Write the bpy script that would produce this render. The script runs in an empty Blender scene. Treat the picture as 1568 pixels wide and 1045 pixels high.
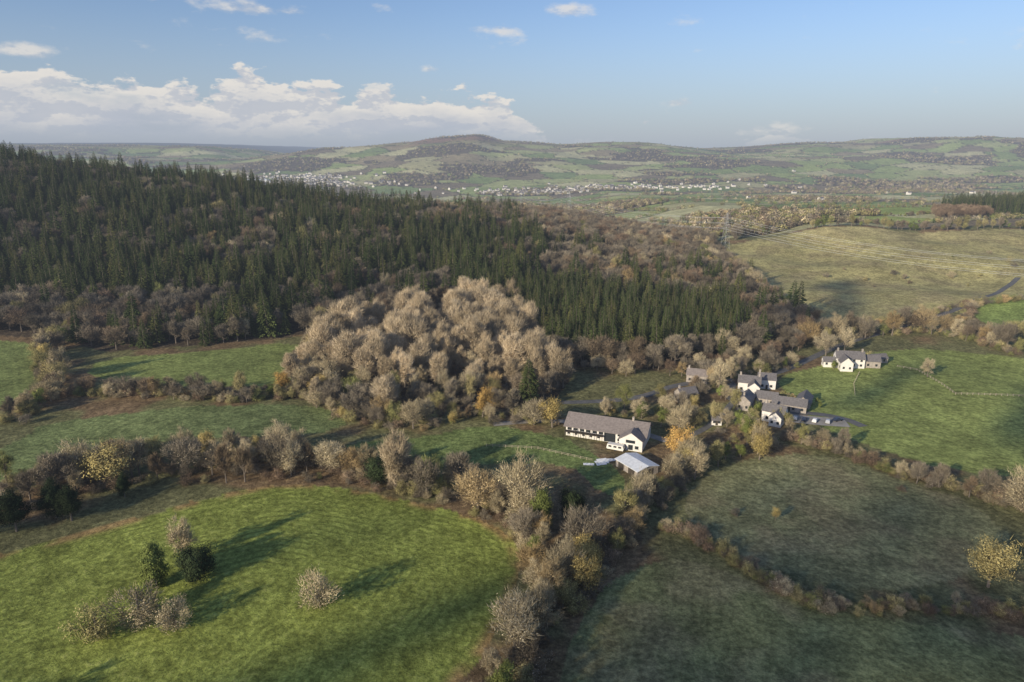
import bpy, math, bmesh, numpy as np
from mathutils import Vector
SC=bpy.context.scene
rng=np.random.default_rng(7)
EL=math.radians(19);AZ=math.radians(225)
ts=Vector((math.sin(AZ)*math.cos(EL),math.cos(AZ)*math.cos(EL),math.sin(EL)))
# ------------------------------------------------------------------ utils
def ss(a,b,t):
    t=np.clip((t-a)/(b-a),0,1); return t*t*(3-2*t)
def hsh(i,j,s=0):
    h=np.sin(i*127.1+j*311.7+s*74.7)*43758.5453
    return h-np.floor(h)
def vnoise(x,y,s=0):
    xi=np.floor(x);yi=np.floor(y);fx=x-xi;fy=y-yi
    fx=fx*fx*(3-2*fx);fy=fy*fy*(3-2*fy)
    a=hsh(xi,yi,s);b=hsh(xi+1,yi,s);c=hsh(xi,yi+1,s);d=hsh(xi+1,yi+1,s)
    return (a+(b-a)*fx)*(1-fy)+(c+(d-c)*fx)*fy
def fbm(x,y,s=0,o=4):
    r=0;a=.5;t=0
    for k in range(o):
        r=r+a*vnoise(x,y,s+k);t+=a;a*=.5;x=x*2.03+11.3;y=y*2.03+5.7
    return r/t
# ------------------------------------------------------------------ terrain
CX=[-1.2,-.72,-.58,-.46,-.40,-.36,-.33,-.29,-.21,-.125,-.09,-.04,-.015,.065,.17,.27,.33,.40,.49,.52,.63,.68,.75,1.2]
CV=[224,224,224,226,228,232,238,238,226,220,213,210,219,223,221,228,226,221,220,214,212,219,214,215]
AX=np.linspace(-1.4,1.4,1400)
CR=110+(234.7-np.interp(AX,CX,CV))/1045*5300
k=np.exp(-np.linspace(-3,3,17)**2/2);k/=k.sum();CR=np.convolve(np.pad(CR,8,'edge'),k,'valid')
def terrain(x,y):
    x=np.asarray(x,float); y=np.asarray(y,float)
    und=(0.9*np.sin(x*.021+1.3)*np.sin(y*.017)+.5*np.sin(x*.05+y*.03))*(1-ss(450,800,y))
    R=np.interp(x,[-1400,-507,-225,45,185,300],[125,88,52,28,8,0])*(.93+.14*fbm(x/90,y/90,71,2))
    P=ss(370,740,y)*(1-ss(760,1600,y))
    Rr=np.interp(x,[190,270,350,700,1400],[0,13,27,30,45])
    Q=ss(410,800,y)*(1-.5*ss(850,1700,y))
    z=und+R*P+Rr*Q
    z=z+(fbm(x/75,y/95,73,2)-.5)*13*ss(430,540,y)*(1-ss(850,1000,y))*ss(190,260,x)
    z=z-45*ss(950,2600,y)
    z=z*(1-ss(2600,4000,y))
    z=z+(fbm(x/420,y/420,3,3)-.5)*22*ss(900,1500,y)
    fr=ss(2500,5200,y)*(1-ss(5400,7600,y))
    far=fr*np.interp(x/5200,AX,CR)+(fbm(x/700,y/700,9,4)-.5)*120*fr*(1-ss(4300,5200,y))
    back=np.interp(x/8500,[-1.2,-.5,-.42,-.35,.2,1],[245,235,200,130,120,120])*ss(6500,9000,y)
    back=back+(fbm(x/1500,y/1500,5,3)-.5)*45*ss(6500,9000,y)
    return z+far+back
def inpoly(x,y,P):
    r=np.zeros(np.shape(x),bool);n=len(P)
    for i in range(n):
        x1,y1=P[i];x2,y2=P[(i+1)%n]
        if y1==y2: continue
        c=((y1>y)!=(y2>y))&(x<(x2-x1)*(y-y1)/(y2-y1)+x1)
        r^=c
    return r
def pdist(x,y,P,closed=True):
    d=np.full(np.shape(x),1e9);n=len(P)
    for i in range(n if closed else n-1):
        x1,y1=P[i];x2,y2=P[(i+1)%n];dx,dy=x2-x1,y2-y1
        t=np.clip(((x-x1)*dx+(y-y1)*dy)/(dx*dx+dy*dy+1e-9),0,1)
        d=np.minimum(d,np.hypot(x-x1-t*dx,y-y1-t*dy))
    return d
def smooth_poly(P,it=2):
    for _ in range(it):
        Q=[];n=len(P)
        for i in range(n):
            a=P[i];b=P[(i+1)%n]
            Q.append((a[0]*.75+b[0]*.25,a[1]*.75+b[1]*.25));Q.append((a[0]*.25+b[0]*.75,a[1]*.25+b[1]*.75))
        P=Q
    return P
F={
'F1':([(-217,329),(-230,363),(-180,373),(-129,403),(-109,351),(-110,317),(-158,310)],(.22,.26,.08)),
'F0':([(-330,400),(-281,392),(-255,352),(-224,292),(-250,255),(-420,260),(-460,380)],(.20,.24,.08)),
'F2':([(-210,224),(-194,245),(-200,272),(-116,290),(-76,287),(-68,262),(-101,252),(-142,248),(-171,236),(-181,205),(-260,180),(-300,220)],(.18,.22,.085)),
'F3':([(-240,120),(-161,160),(-146,172),(-126,185),(-98,204),(-76,214),(-55,211),(-31,202),(-13,194),(-1,183),(3,170),(0,150),(-5,133),(-13,119),(-20,100),(-10,55),(-260,40)],(.245,.285,.065)),
'F4':([(-68,248),(-38,254),(-12,268),(18,257),(34,236),(41,212),(31,203),(21,233),(-20,228),(-56,240)],(.18,.23,.075)),
'F5':([(62,212),(82,234),(116,240),(138,213),(150,198),(147,174),(114,158),(96,154),(73,159),(60,175),(53,192)],(.235,.235,.115)),
'F6':([(9,119),(15,140),(25,158),(40,168),(53,166),(70,151),(91,142),(123,138),(200,128),(230,60),(0,55)],(.215,.225,.095)),
'F7':([(131,318),(140,335),(166,350),(231,388),(261,376),(310,350),(360,290),(235,222),(178,216),(155,223),(137,242),(126,265)],(.26,.30,.09)),
'F8':([(212,722),(250,748),(320,775),(386,760),(468,740),(620,760),(700,600),(456,500),(334,478),(271,448),(210,429),(197,438),(196,550)],(.38,.34,.15)),
'F9':([(329,483),(397,515),(500,525),(520,440),(379,408),(324,415),(311,441)],(.22,.28,.08)),
'G1':([(480,940),(640,1000),(700,1120),(520,1110),(420,1000)],(.30,.36,.11)),
'G2':([(360,850),(560,860),(520,920),(420,950),(330,900)],(.29,.34,.11)),
}
FP={k:(smooth_poly(v[0],1),v[1]) for k,v in F.items()}
WOOD=[(-900,450),(-700,430),(-400,412),(-275,400),(-232,376),(-180,388),(-130,412),(-112,398),(-108,300),(-60,284),(-5,285),(20,300),(30,330),(28,352),(76,340),(123,362),(166,388),(185,402),(197,438),(197,550),(212,722),(230,800),(180,900),(50,1000),(-200,950),(-900,1000)]
PLANT=[(24,358),(50,352),(80,352),(125,376),(152,415),(150,462),(100,482),(0,492),(-34,505),(-22,450),(10,400)]
CENT=[(-108,300),(-114,402),(-70,432),(-30,470),(5,445),(12,400),(20,345),(24,318),(-5,285),(-60,282)]
def farcell(x,y):
    a=.5;u=(x*math.cos(a)+y*math.sin(a))/210;v=(-x*math.sin(a)+y*math.cos(a))/160
    u=u+.25*np.sin(v*.7);ui=np.floor(u);vi=np.floor(v)
    d1=np.full(np.shape(x),9.);d2=d1.copy();cid=np.zeros(np.shape(x))
    for i in(-1,0,1):
        for j in(-1,0,1):
            cx=ui+i+.15+.7*hsh(ui+i,vi+j,1);cy=vi+j+.15+.7*hsh(ui+i,vi+j,2)
            d=np.abs(u-cx)*.8+np.abs(v-cy)*.8+.3*np.hypot(u-cx,v-cy);h=hsh(ui+i,vi+j,3)
            n=d<d1
            d2=np.where(n,d1,np.minimum(d2,d));cid=np.where(n,h,cid);d1=np.where(n,d,d1)
    return cid,(d2-d1)*90
def farwood(x,y):
    f=fbm(x/380+7,y/300,21,4)+.06*np.exp(-((y-2700)/500)**2)-.03*(y<2000)
    return f>.60
def near_mask(x,y):
    m=(y<800)|inpoly(x,y,WOOD)
    for k in('F8','G1','G2'): m|=inpoly(x,y,FP[k][0])
    return m
# ------------------------------------------------------------------ materials
def N(nt,t,**k):
    n=nt.nodes.new(t)
    for a,b in k.items(): setattr(n,a,b)
    return n
def link(nt,a,b): nt.links.new(a,b)
def M(nt,op,a,b=None,c=None,clamp=False):
    n=nt.nodes.new('ShaderNodeMath');n.operation=op;n.use_clamp=clamp
    for i,v in enumerate((a,b,c)):
        if v is None: continue
        if isinstance(v,(int,float)): n.inputs[i].default_value=v
        else: nt.links.new(v,n.inputs[i])
    return n.outputs[0]
def MR(nt,v,a,b,c=0,d=1,smooth=True):
    n=nt.nodes.new('ShaderNodeMapRange');n.interpolation_type='SMOOTHSTEP' if smooth else 'LINEAR'
    nt.links.new(v,n.inputs[0])
    for i,q in enumerate((a,b,c,d)):
        if isinstance(q,(int,float)): n.inputs[i+1].default_value=q
        else: nt.links.new(q,n.inputs[i+1])
    return n.outputs[0]
def MIX(nt,f,a,b,bt='MIX'):
    n=nt.nodes.new('ShaderNodeMix');n.data_type='RGBA';n.blend_type=bt
    for s,v in((0,f),(6,a),(7,b)):
        if isinstance(v,(int,float)): n.inputs[s].default_value=v
        elif isinstance(v,tuple): n.inputs[s].default_value=(*v,1)
        else: nt.links.new(v,n.inputs[s])
    return n.outputs[2]
def NOISE(nt,vec,scale,detail=3,rough=.55):
    n=nt.nodes.new('ShaderNodeTexNoise');n.inputs['Scale'].default_value=scale;n.inputs['Detail'].default_value=detail;n.inputs['Roughness'].default_value=rough
    if vec is not None: nt.links.new(vec,n.inputs['Vector'])
    return n.outputs['Fac']
# aerial haze painted into materials: emission mix grows with distance from the origin
hz=bpy.data.node_groups.new('painted_haze','ShaderNodeTree')
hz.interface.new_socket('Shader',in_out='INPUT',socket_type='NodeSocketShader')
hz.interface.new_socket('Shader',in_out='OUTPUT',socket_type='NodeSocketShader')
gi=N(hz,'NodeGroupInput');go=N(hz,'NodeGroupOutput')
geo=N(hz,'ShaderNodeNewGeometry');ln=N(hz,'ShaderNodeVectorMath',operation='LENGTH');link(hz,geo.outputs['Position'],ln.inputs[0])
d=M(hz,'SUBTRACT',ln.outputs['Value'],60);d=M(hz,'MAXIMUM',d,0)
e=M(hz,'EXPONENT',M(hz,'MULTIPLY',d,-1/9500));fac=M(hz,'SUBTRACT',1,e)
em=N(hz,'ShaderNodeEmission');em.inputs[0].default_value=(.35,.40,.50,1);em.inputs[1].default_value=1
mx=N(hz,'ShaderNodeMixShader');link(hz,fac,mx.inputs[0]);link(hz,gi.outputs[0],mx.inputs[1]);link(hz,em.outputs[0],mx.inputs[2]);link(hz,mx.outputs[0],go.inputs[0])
def newmat(name,rough=.9,spec=.15):
    m=bpy.data.materials.new(name);m.use_nodes=True;nt=m.node_tree
    b=nt.nodes['Principled BSDF'];o=nt.nodes['Material Output']
    b.inputs['Roughness'].default_value=rough;b.inputs['Specular IOR Level'].default_value=spec
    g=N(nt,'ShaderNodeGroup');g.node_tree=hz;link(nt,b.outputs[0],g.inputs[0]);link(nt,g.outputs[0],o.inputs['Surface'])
    try: m.cycles.emission_sampling='NONE'
    except Exception: pass
    return m,nt,b
def simple(name,col,rough=.8,var=.15,scale=2.,spec=.2):
    m,nt,b=newmat(name,rough,spec)
    tc=N(nt,'ShaderNodeTexCoord');n=NOISE(nt,tc.outputs['Object'],scale,5,.6)
    c=MIX(nt,MR(nt,n,.3,.7),tuple(v*(1-var) for v in col),tuple(min(1,v*(1+var)) for v in col))
    link(nt,c,b.inputs['Base Color']);return m
def foliage(name,c1,c2,c3=None,spec=.1):
    m,nt,b=newmat(name,.85,spec)
    oi=N(nt,'ShaderNodeObjectInfo');at=N(nt,'ShaderNodeAttribute',attribute_name='shade')
    c=MIX(nt,oi.outputs['Random'],c1,c2)
    if c3: 
        r2=M(nt,'FRACT',M(nt,'MULTIPLY',oi.outputs['Random'],7.31));c=MIX(nt,MR(nt,r2,.72,.95),c,c3)
    r3=M(nt,'FRACT',M(nt,'MULTIPLY',oi.outputs['Random'],23.7))
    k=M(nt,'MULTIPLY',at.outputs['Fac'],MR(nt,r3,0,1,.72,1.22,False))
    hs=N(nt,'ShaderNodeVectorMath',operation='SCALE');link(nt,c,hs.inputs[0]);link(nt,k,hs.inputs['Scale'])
    link(nt,hs.outputs[0],b.inputs['Base Color']);return m
bark=simple('bark',(.18,.15,.12),.95,.3,3)
MT={
'con':foliage('spruce_needles',(.062,.088,.030),(.11,.13,.042),(.16,.16,.055)),
'gry':foliage('bare_twigs',(.22,.185,.135),(.31,.265,.195),(.26,.195,.125)),
'tan':foliage('dry_leaves',(.47,.39,.24),(.58,.49,.32),(.52,.38,.19)),
'pop':foliage('poplar_twigs',(.62,.50,.33),(.74,.61,.42),(.50,.40,.26)),
'org':foliage('autumn_leaves',(.52,.39,.14),(.45,.37,.15),(.54,.34,.11)),
'olv':foliage('thinning_leaves',(.32,.29,.12),(.41,.35,.17),(.26,.27,.095)),
'ivy':foliage('ivy_leaves',(.14,.18,.05),(.22,.25,.07)),
'yew':foliage('yew_needles',(.03,.045,.018),(.045,.062,.026)),
'rus':foliage('russet_leaves',(.26,.18,.12),(.32,.24,.16),(.22,.155,.105)),
}
# ------------------------------------------------------------------ tree meshes
class MB:
    def __init__(s): s.v=[];s.f=[];s.m=[];s.sh=[];s.n=0
    def tris(s,V,mat,sh):
        n=len(V);s.v.append(V.reshape(-1,3));s.f.append(np.arange(n*3).reshape(n,3)+s.n);s.n+=n*3
        s.m.append(np.full(n,mat));s.sh.append(np.broadcast_to(sh,(n,)))
    def tube(s,P,R,k,mat,sh=1.):
        P=np.asarray(P,float);rings=[]
        for i in range(len(P)):
            t=P[min(i+1,len(P)-1)]-P[max(i-1,0)];t/=np.linalg.norm(t)+1e-9
            a=np.cross(t,[.3,.9,.1]);a/=np.linalg.norm(a);b=np.cross(t,a)
            th=np.arange(k)*2*math.pi/k
            rings.append(P[i]+R[i]*(np.cos(th)[:,None]*a+np.sin(th)[:,None]*b))
        T=[]
        for i in range(len(P)-1):
            A,B=rings[i],rings[i+1]
            for j in range(k):
                T.append([A[j],A[(j+1)%k],B[(j+1)%k]]);T.append([A[j],B[(j+1)%k],B[j]])
        s.tris(np.array(T),mat,sh)
    def mesh(s,name,mats):
        V=np.concatenate(s.v);Fc=np.concatenate(s.f);me=bpy.data.meshes.new(name)
        me.vertices.add(len(V));me.vertices.foreach_set('co',V.astype(np.float32).ravel())
        me.loops.add(len(Fc)*3);me.loops.foreach_set('vertex_index',Fc.ravel().astype(np.int32))
        me.polygons.add(len(Fc));me.polygons.foreach_set('loop_start',np.arange(0,len(Fc)*3,3,dtype=np.int32))
        for m in mats: me.materials.append(m)
        me.polygons.foreach_set('material_index',np.concatenate(s.m).astype(np.int32))
        a=me.attributes.new('shade','FLOAT','FACE');a.data.foreach_set('value',np.concatenate(s.sh).astype(np.float32))
        me.update(calc_edges=True);return me
def unit(v): return v/(np.linalg.norm(v,axis=-1,keepdims=True)+1e-9)
def cards(r,C,size,nrm=None):
    n=len(C);a=unit(r.normal(size=(n,3)))
    if nrm is not None:
        nn=unit(nrm+r.normal(0,.5,(n,3)));a=unit(a-nn*(a*nn).sum(1,keepdims=True));b=unit(np.cross(nn,a))
    else: b=unit(np.cross(a,r.normal(size=(n,3))))
    s=size*r.uniform(.5,1.4,(n,1));w=s*r.uniform(.4,.8,(n,1))
    return np.stack([C-a*s*.5-b*w*.3,C+b*w*.6,C+a*s*.6-b*w*.2],1)
def decid(seed,h,rad,npf,ntw,nlf,leaf=.38,base=.3,top=1.,fork=.22,cone=False):
    r=np.random.default_rng(seed);B=MB()
    lean=r.normal(0,.02*h,2)
    B.tube([[0,0,-.5],[lean[0]*.3,lean[1]*.3,h*fork],[lean[0],lean[1],h*.55],[lean[0],lean[1],h*.85]],[.028*h,.020*h,.011*h,.003*h],6,0)
    d=unit(r.normal(size=(npf,3)));q=r.uniform(.25,1,(npf,1))**.55*.82
    cz=(base+1)/2*h;hz_=(1-base)/2*h
    C=d*q*np.array([rad,rad,hz_])+[lean[0],lean[1],cz]
    lob=1+.22*np.sin(np.arctan2(C[:,1],C[:,0])*3+seed)+.1*r.normal(size=npf)
    if cone: lob=lob*np.clip(1.25-C[:,2]/h*.95,.2,1.1)
    C[:,:2]*=lob[:,None]
    C[:,2]+=.05*h*r.normal(size=npf)
    for c in C:
        z0=h*r.uniform(fork*.8,.62);z0=min(z0,c[2]*.85);p0=np.array([lean[0]*z0/h,lean[1]*z0/h,z0]);mid=(p0+c)/2+[0,0,-.03*h]+r.normal(0,.02*h,3)
        B.tube([p0,mid,c],[.0085*h,.005*h,.0018*h],3,0)
    pr=.30*rad*(.75 if cone else 1)
    out=unit(C-np.array([0,0,cz*.75]))
    S=np.repeat(C,ntw,0)+r.normal(0,pr*.45,(npf*ntw,3));D=unit(np.repeat(out,ntw,0)+r.normal(0,.5,(npf*ntw,3))+[0,0,.55])
    L=h*.095*r.uniform(.6,1.6,(len(S),1));W=unit(np.cross(D,r.normal(size=D.shape)))*.055*(h/12)**.5
    psh=np.repeat(r.uniform(.75,1.15,npf),ntw)
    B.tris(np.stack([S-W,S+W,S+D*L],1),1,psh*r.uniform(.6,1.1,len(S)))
    if nlf:
        P=np.repeat(C,nlf,0)+r.normal(0,1,(npf*nlf,3))*[pr*.62,pr*.62,pr*.55]
        psh=np.repeat(r.uniform(.75,1.2,npf),nlf)
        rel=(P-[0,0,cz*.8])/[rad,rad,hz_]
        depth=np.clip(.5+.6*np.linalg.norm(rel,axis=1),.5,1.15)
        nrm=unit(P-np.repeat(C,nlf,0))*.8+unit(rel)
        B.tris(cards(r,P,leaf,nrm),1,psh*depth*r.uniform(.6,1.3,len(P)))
    return B
def conifer(seed,h,rad,gap=.55,base=.1,col=1.):
    r=np.random.default_rng(seed);B=MB()
    B.tube([[0,0,-.5],[0,0,h*.5],[0,0,h*.98]],[.013*h,.008*h,.001*h],5,0)
    z=h*base;T=[];S=[]
    while z<h*.985:
        t=(z/h-base)/(1-base);R=rad*(1-t)**.78*r.uniform(.8,1.12)+.15;nb=int(6+3*(1-t))
        a0=r.uniform(0,6.28)
        for i in range(nb):
            a=a0+i*6.283/nb+r.normal(0,.15);Rb=R*r.uniform(.65,1.15);dz=z+r.uniform(-.2,.2)
            dv=np.array([math.cos(a),math.sin(a),0]);sd=np.array([-dv[1],dv[0],0])
            rise=.25*Rb*(t-.35);tip=dv*Rb+[0,0,dz+rise-.12*Rb];p0=np.array([0,0,dz])
            sh=r.uniform(.7,1.15)
            for q in(.4,.65,.86):
                c=p0+(tip-p0)*q+[0,0,.06*Rb*math.sin(q*3.1)];w=Rb*(.38*(1.15-q))+.1
                for sgn in(-1,1):
                    e=c+sd*sgn*w*r.uniform(.7,1.2)+dv*w*.55+[0,0,-w*r.uniform(.35,.95)]
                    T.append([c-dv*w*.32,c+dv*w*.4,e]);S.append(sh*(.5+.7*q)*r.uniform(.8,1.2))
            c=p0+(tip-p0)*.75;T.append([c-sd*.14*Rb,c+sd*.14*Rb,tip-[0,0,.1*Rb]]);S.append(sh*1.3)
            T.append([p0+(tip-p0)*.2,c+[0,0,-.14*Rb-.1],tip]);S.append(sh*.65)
        z+=gap*(1-.4*t)*r.uniform(.85,1.15)
    B.tris(np.array(T),1,np.array(S));return B
def blob(seed,h,rad,n,leaf,base=.05,cone=False):
    r=np.random.default_rng(seed);B=MB()
    B.tube([[0,0,-.5],[0,0,h*.6]],[.02*h,.01*h],4,0)
    d=unit(r.normal(size=(n,3)));q=r.uniform(.4,1,(n,1))**.5
    if cone:
        zz=r.uniform(0,1,n)**1.3;rr=rad*(1-zz)**.8*r.uniform(.5,1.05,n);a=r.uniform(0,6.28,n)
        P=np.stack([rr*np.cos(a),rr*np.sin(a),h*(base+zz*(1-base))],1);sh=r.uniform(.6,1.2,n)
        nr=np.stack([np.cos(a),np.sin(a),.4+0*a],1)
    else:
        P=d*q*[rad,rad,(1-base)/2*h]+[0,0,(1+base)/2*h];P[:,0]*=1+.2*np.sin(P[:,2]*2+seed)
        sh=r.uniform(.6,1.2,n)*(1+.25*np.sin(P[:,0]*1.7+seed)*np.sin(P[:,1]*1.9));nr=d
    B.tris(cards(r,P,leaf,nr),1,sh);return B
KC=bpy.data.collections.new('plant_kinds')
KIDX={};KH={};KM={}
def kind(key,B,mat,h):
    i=len(KH);me=B.mesh('k%02d_%s'%(i,key),[bark,MT[mat]]);o=bpy.data.objects.new('k%02d_%s'%(i,key),me);KC.objects.link(o)
    KIDX.setdefault(key,[]).append(i);KH[i]=h;KM[i]=me
for s in range(5): kind('con',conifer(10+s,22,[4.2,5.0,3.6,4.6,5.4][s],.85,[.1,.2,.05,.15,.1][s]),'con',22)
for s in range(3): kind('pcon',conifer(15+s,22,[3.6,3.2,4.0][s],.85,[.2,.28,.2][s]),'con',22)
shapes=[(14,5.2,40,.28),(15,4.6,36,.25),(13,5.8,44,.25),(16,4.2,36,.3)]
for s,(h,R,n,b) in enumerate(shapes):
    kind('gry',decid(30+s,h,R,n,90,22,.28,b),'gry',h)
    kind('tan',decid(40+s,h,R,n,80,52,.31,b),'tan',h)
    if s<3:
        kind('org',decid(50+s,h*.85,R*.95,n,20,120,.38,b*.8),'org',h*.85)
        kind('olv',decid(60+s,h,R*.9,n,45,80,.34,b*.8),'olv',h)
        kind('rus',decid(70+s,h,R,n,65,40,.32,b),'rus',h)
    if s<2: kind('ivy',decid(80+s,h,R*.75,n,10,160,.38,.08),'ivy',h)
for s in range(4): kind('pop',decid(90+s,24,[5.6,7.0,5.0,6.2][s],80,110,46,.38,.15),'pop',24)
for s in range(2): kind('yew',decid(95+s,10,4.6,50,5,230,.42,.0,fork=.1),'yew',10)
kind('ley',decid(99,13,5.0,70,4,230,.42,-.05,fork=.1,cone=True),'ivy',13);kind('pin',decid(98,14,5.4,60,10,200,.42,.05,cone=True),'yew',14)
for s in range(2):
    kind('btan',decid(100+s,5,3.0,26,90,50,.20,-.1,fork=.05),'tan',5)
    kind('bgry',decid(110+s,5,3.0,26,80,30,.22,-.1,fork=.05),'gry',5)
    kind('bolv',decid(120+s,5,3.0,26,30,100,.24,-.1,fork=.05),'olv',5)
    kind('brus',decid(130+s,4,3.2,26,50,60,.24,-.15,fork=.05),'rus',4)
kind('fd',blob(1,10,5,110,1.7),'gry',10);kind('fd',blob(2,9,6,110,1.7),'olv',9);kind('fd',blob(3,9,5,110,1.6),'gry',9);kind('fg',blob(4,10,5,110,1.6),'ivy',10)
kind('ft',blob(6,10,5,110,1.7),'tan',10);kind('fr',blob(7,10,5,110,1.7),'rus',10);kind('fc',blob(5,16,4,140,1.9,.02,True),'yew',16)
# instancing node group
ng=bpy.data.node_groups.new('scatter_plants','GeometryNodeTree')
ng.interface.new_socket('Geometry',in_out='INPUT',socket_type='NodeSocketGeometry');ng.interface.new_socket('Geometry',in_out='OUTPUT',socket_type='NodeSocketGeometry')
a=N(ng,'NodeGroupInput');o=N(ng,'NodeGroupOutput');ip=N(ng,'GeometryNodeInstanceOnPoints');ci=N(ng,'GeometryNodeCollectionInfo')
ci.inputs['Collection'].default_value=KC;ci.inputs['Separate Children'].default_value=True;ci.inputs['Reset Children'].default_value=True
ip.inputs['Pick Instance'].default_value=True
link(ng,a.outputs[0],ip.inputs['Points']);link(ng,ci.outputs[0],ip.inputs['Instance']);link(ng,ip.outputs[0],o.inputs[0])
for nm,ty,sk in(('idx','INT','Instance Index'),('rot','FLOAT_VECTOR','Rotation'),('scl','FLOAT_VECTOR','Scale')):
    q=N(ng,'GeometryNodeInputNamedAttribute',data_type=ty);q.inputs['Name'].default_value=nm
    oo=[s for s in q.outputs if s.enabled and s.name=='Attribute'][0];link(ng,oo,ip.inputs[sk])
def scatter(name,X,Y,keys,heights,wid=(.85,1.2)):
    n=len(X)
    if n==0: return
    idx=np.array([rng.choice(KIDX[k]) for k in keys]);hh=np.array([KH[i] for i in idx]);s=np.asarray(heights)/hh
    w=s*rng.uniform(wid[0],wid[1],n)
    me=bpy.data.meshes.new(name);me.vertices.add(n)
    me.vertices.foreach_set('co',np.stack([X,Y,terrain(X,Y)-.1],1).astype(np.float32).ravel())
    me.attributes.new('idx','INT','POINT').data.foreach_set('value',idx.astype(np.int32))
    me.attributes.new('rot','FLOAT_VECTOR','POINT').data.foreach_set('vector',np.stack([rng.normal(0,.03,n),rng.normal(0,.03,n),rng.uniform(0,6.28,n)],1).astype(np.float32).ravel())
    me.attributes.new('scl','FLOAT_VECTOR','POINT').data.foreach_set('vector',np.stack([w,w,s],1).astype(np.float32).ravel())
    ob=bpy.data.objects.new(name,me);SC.collection.objects.link(ob);md=ob.modifiers.new('scatter','NODES');md.node_group=ng;return ob
def pick(n,w):
    k=list(w);p=np.array([w[i] for i in k],float);p/=p.sum();return [k[i] for i in rng.choice(len(k),n,p=p)]
def jgrid(P,sp,jit=.42):
    xs=[p[0] for p in P];ys=[p[1] for p in P]
    X,Y=np.meshgrid(np.arange(min(xs),max(xs),sp),np.arange(min(ys),max(ys),sp));X=X+(np.arange(X.shape[0])%2)[:,None]*sp/2
    X=X.ravel()+rng.uniform(-jit,jit,X.size)*sp;Y=Y.ravel()+rng.uniform(-jit,jit,Y.size)*sp
    m=inpoly(X,Y,P);return X[m],Y[m]
# --- hill woodland
X,Y=jgrid(WOOD,8.0)
m=(X>-.86*Y-40)&~inpoly(X,Y,PLANT)&~inpoly(X,Y,CENT)&~((X<-60)&(Y>835));X,Y=X[m],Y[m]
f=fbm(X/55,Y/55,31,3);g=fbm(X/38,Y/38,37,2)
low=ss(470,405,Y)
pc=.76-.68*low+1.8*(f-.5)
pc=pc-.85*ss(-10,60,X)*ss(470,510,Y)
russ=(X>-90)&(Y>660)
pc=np.where(russ,pc-.5,pc)
con=rng.uniform(0,1,len(X))<pc
keys=[];hs=[]
for i in range(len(X)):
    if con[i]: keys.append('con');hs.append(rng.uniform(15,30)*(.75+.42*g[i]))
    else:
        kk=pick(1,{'gry':8,'rus':2 if russ[i] else .4,'olv':.4,'tan':.35})[0];keys.append(kk);hs.append(rng.uniform(10,17))
scatter('hillside_woodland',X,Y,keys,hs,(.95,1.3))
# --- plantation
X,Y=jgrid(PLANT,5.8,.36);scatter('conifer_plantation',X,Y,['pcon']*len(X),rng.uniform(17,26,len(X)),(.9,1.2))
# --- central pale trees
X,Y=jgrid(CENT,9.8);back=ss(295,340,Y)
keys=[];hs=[]
for i in range(len(X)):
    if rng.uniform()<back[i]*.88+.04: keys.append('pop');hs.append(rng.uniform(14,27)*(.7+.3*back[i]))
    else: keys.append(pick(1,{'tan':4,'gry':4,'olv':1.5,'org':.5,'con':.2})[0]);hs.append(rng.uniform(8,14))
scatter('pale_poplar_wood',X,Y,keys,hs)
X,Y=jgrid(CENT,6);scatter('pale_poplar_wood_understorey',X,Y,pick(len(X),{'bgry':4,'btan':2,'bolv':1}),rng.uniform(3,6,len(X)))
# --- hedges / tree belts
def belt(name,P,sp,wd,w,h0,h1,skip=0.):
    X=[];Y=[]
    for (x1,y1),(x2,y2) in zip(P[:-1],P[1:]):
        L=math.hypot(x2-x1,y2-y1);n=max(1,int(L/sp+rng.uniform()));t=(np.arange(n)+rng.uniform(0,1,n))/n
        off=rng.uniform(-wd,wd,n);X+=list(x1+(x2-x1)*t-(y2-y1)/L*off);Y+=list(y1+(y2-y1)*t+(x2-x1)/L*off)
    X=np.array(X);Y=np.array(Y);k=rng.uniform(0,1,len(X))>=skip;X,Y=X[k],Y[k]
    scatter(name,X,Y,pick(len(X),w),rng.uniform(h0,h1,len(X))*rng.choice([.7,1,1,1.15],len(X)),(.9,1.3))
mixd={'tan':4,'gry':3,'olv':2,'org':.8,'ivy':.4}
bsh={'btan':2,'bgry':3,'bolv':3.5,'brus':1.2}
H1=[(-210,268),(-216,292),(-216,310),(-179,302),(-145,296),(-114,293),(-101,308),(-85,295)]
belt('hedgerow_trees',H1,5.5,4,mixd,7,11);belt('hedgerow',H1,2,5,bsh,3,5.5)
H1b=[(-216,310),(-245,341),(-262,372),(-270,392)];belt('hedgerow_trees',H1b,6.5,5,mixd,9,14);belt('hedgerow',H1b,2.4,6,bsh,3,6)
H1c=[(-97,300),(-107,351),(-120,400)];belt('hedgerow_trees',H1c,5,4,{'tan':5,'gry':1,'org':1},8,13);belt('hedgerow',H1c,2.4,5,bsh,3,5)
H2=[(-166,193),(-152,206),(-137,214),(-111,219),(-89,224),(-65,221),(-51,217),(-37,214),(-18,205)]
belt('tree_belt',H2,6,6,{'tan':5,'gry':4,'olv':1.5,'org':.6,'yew':.3},9,15);belt('tree_belt_scrub',H2,1.8,7,{'btan':1,'bgry':4,'bolv':2,'brus':2},2.5,5)
H2c=[(-175,212),(-142,228),(-110,234),(-75,234),(-60,232)]
belt('tree_belt',H2c,8,5,mixd,7,12);belt('tree_belt_scrub',H2c,3,6,bsh,2.5,5)
H2b=[(-85,292),(-70,272),(-40,268),(-10,276),(20,270)];belt('tree_belt',H2b,5.5,6,mixd,7,13);belt('tree_belt_scrub',H2b,2.2,7,bsh,2.5,5)
H3=[(-12,199),(3,186),(9,168),(8,150),(5,133),(-3,119),(-4,100)]
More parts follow.
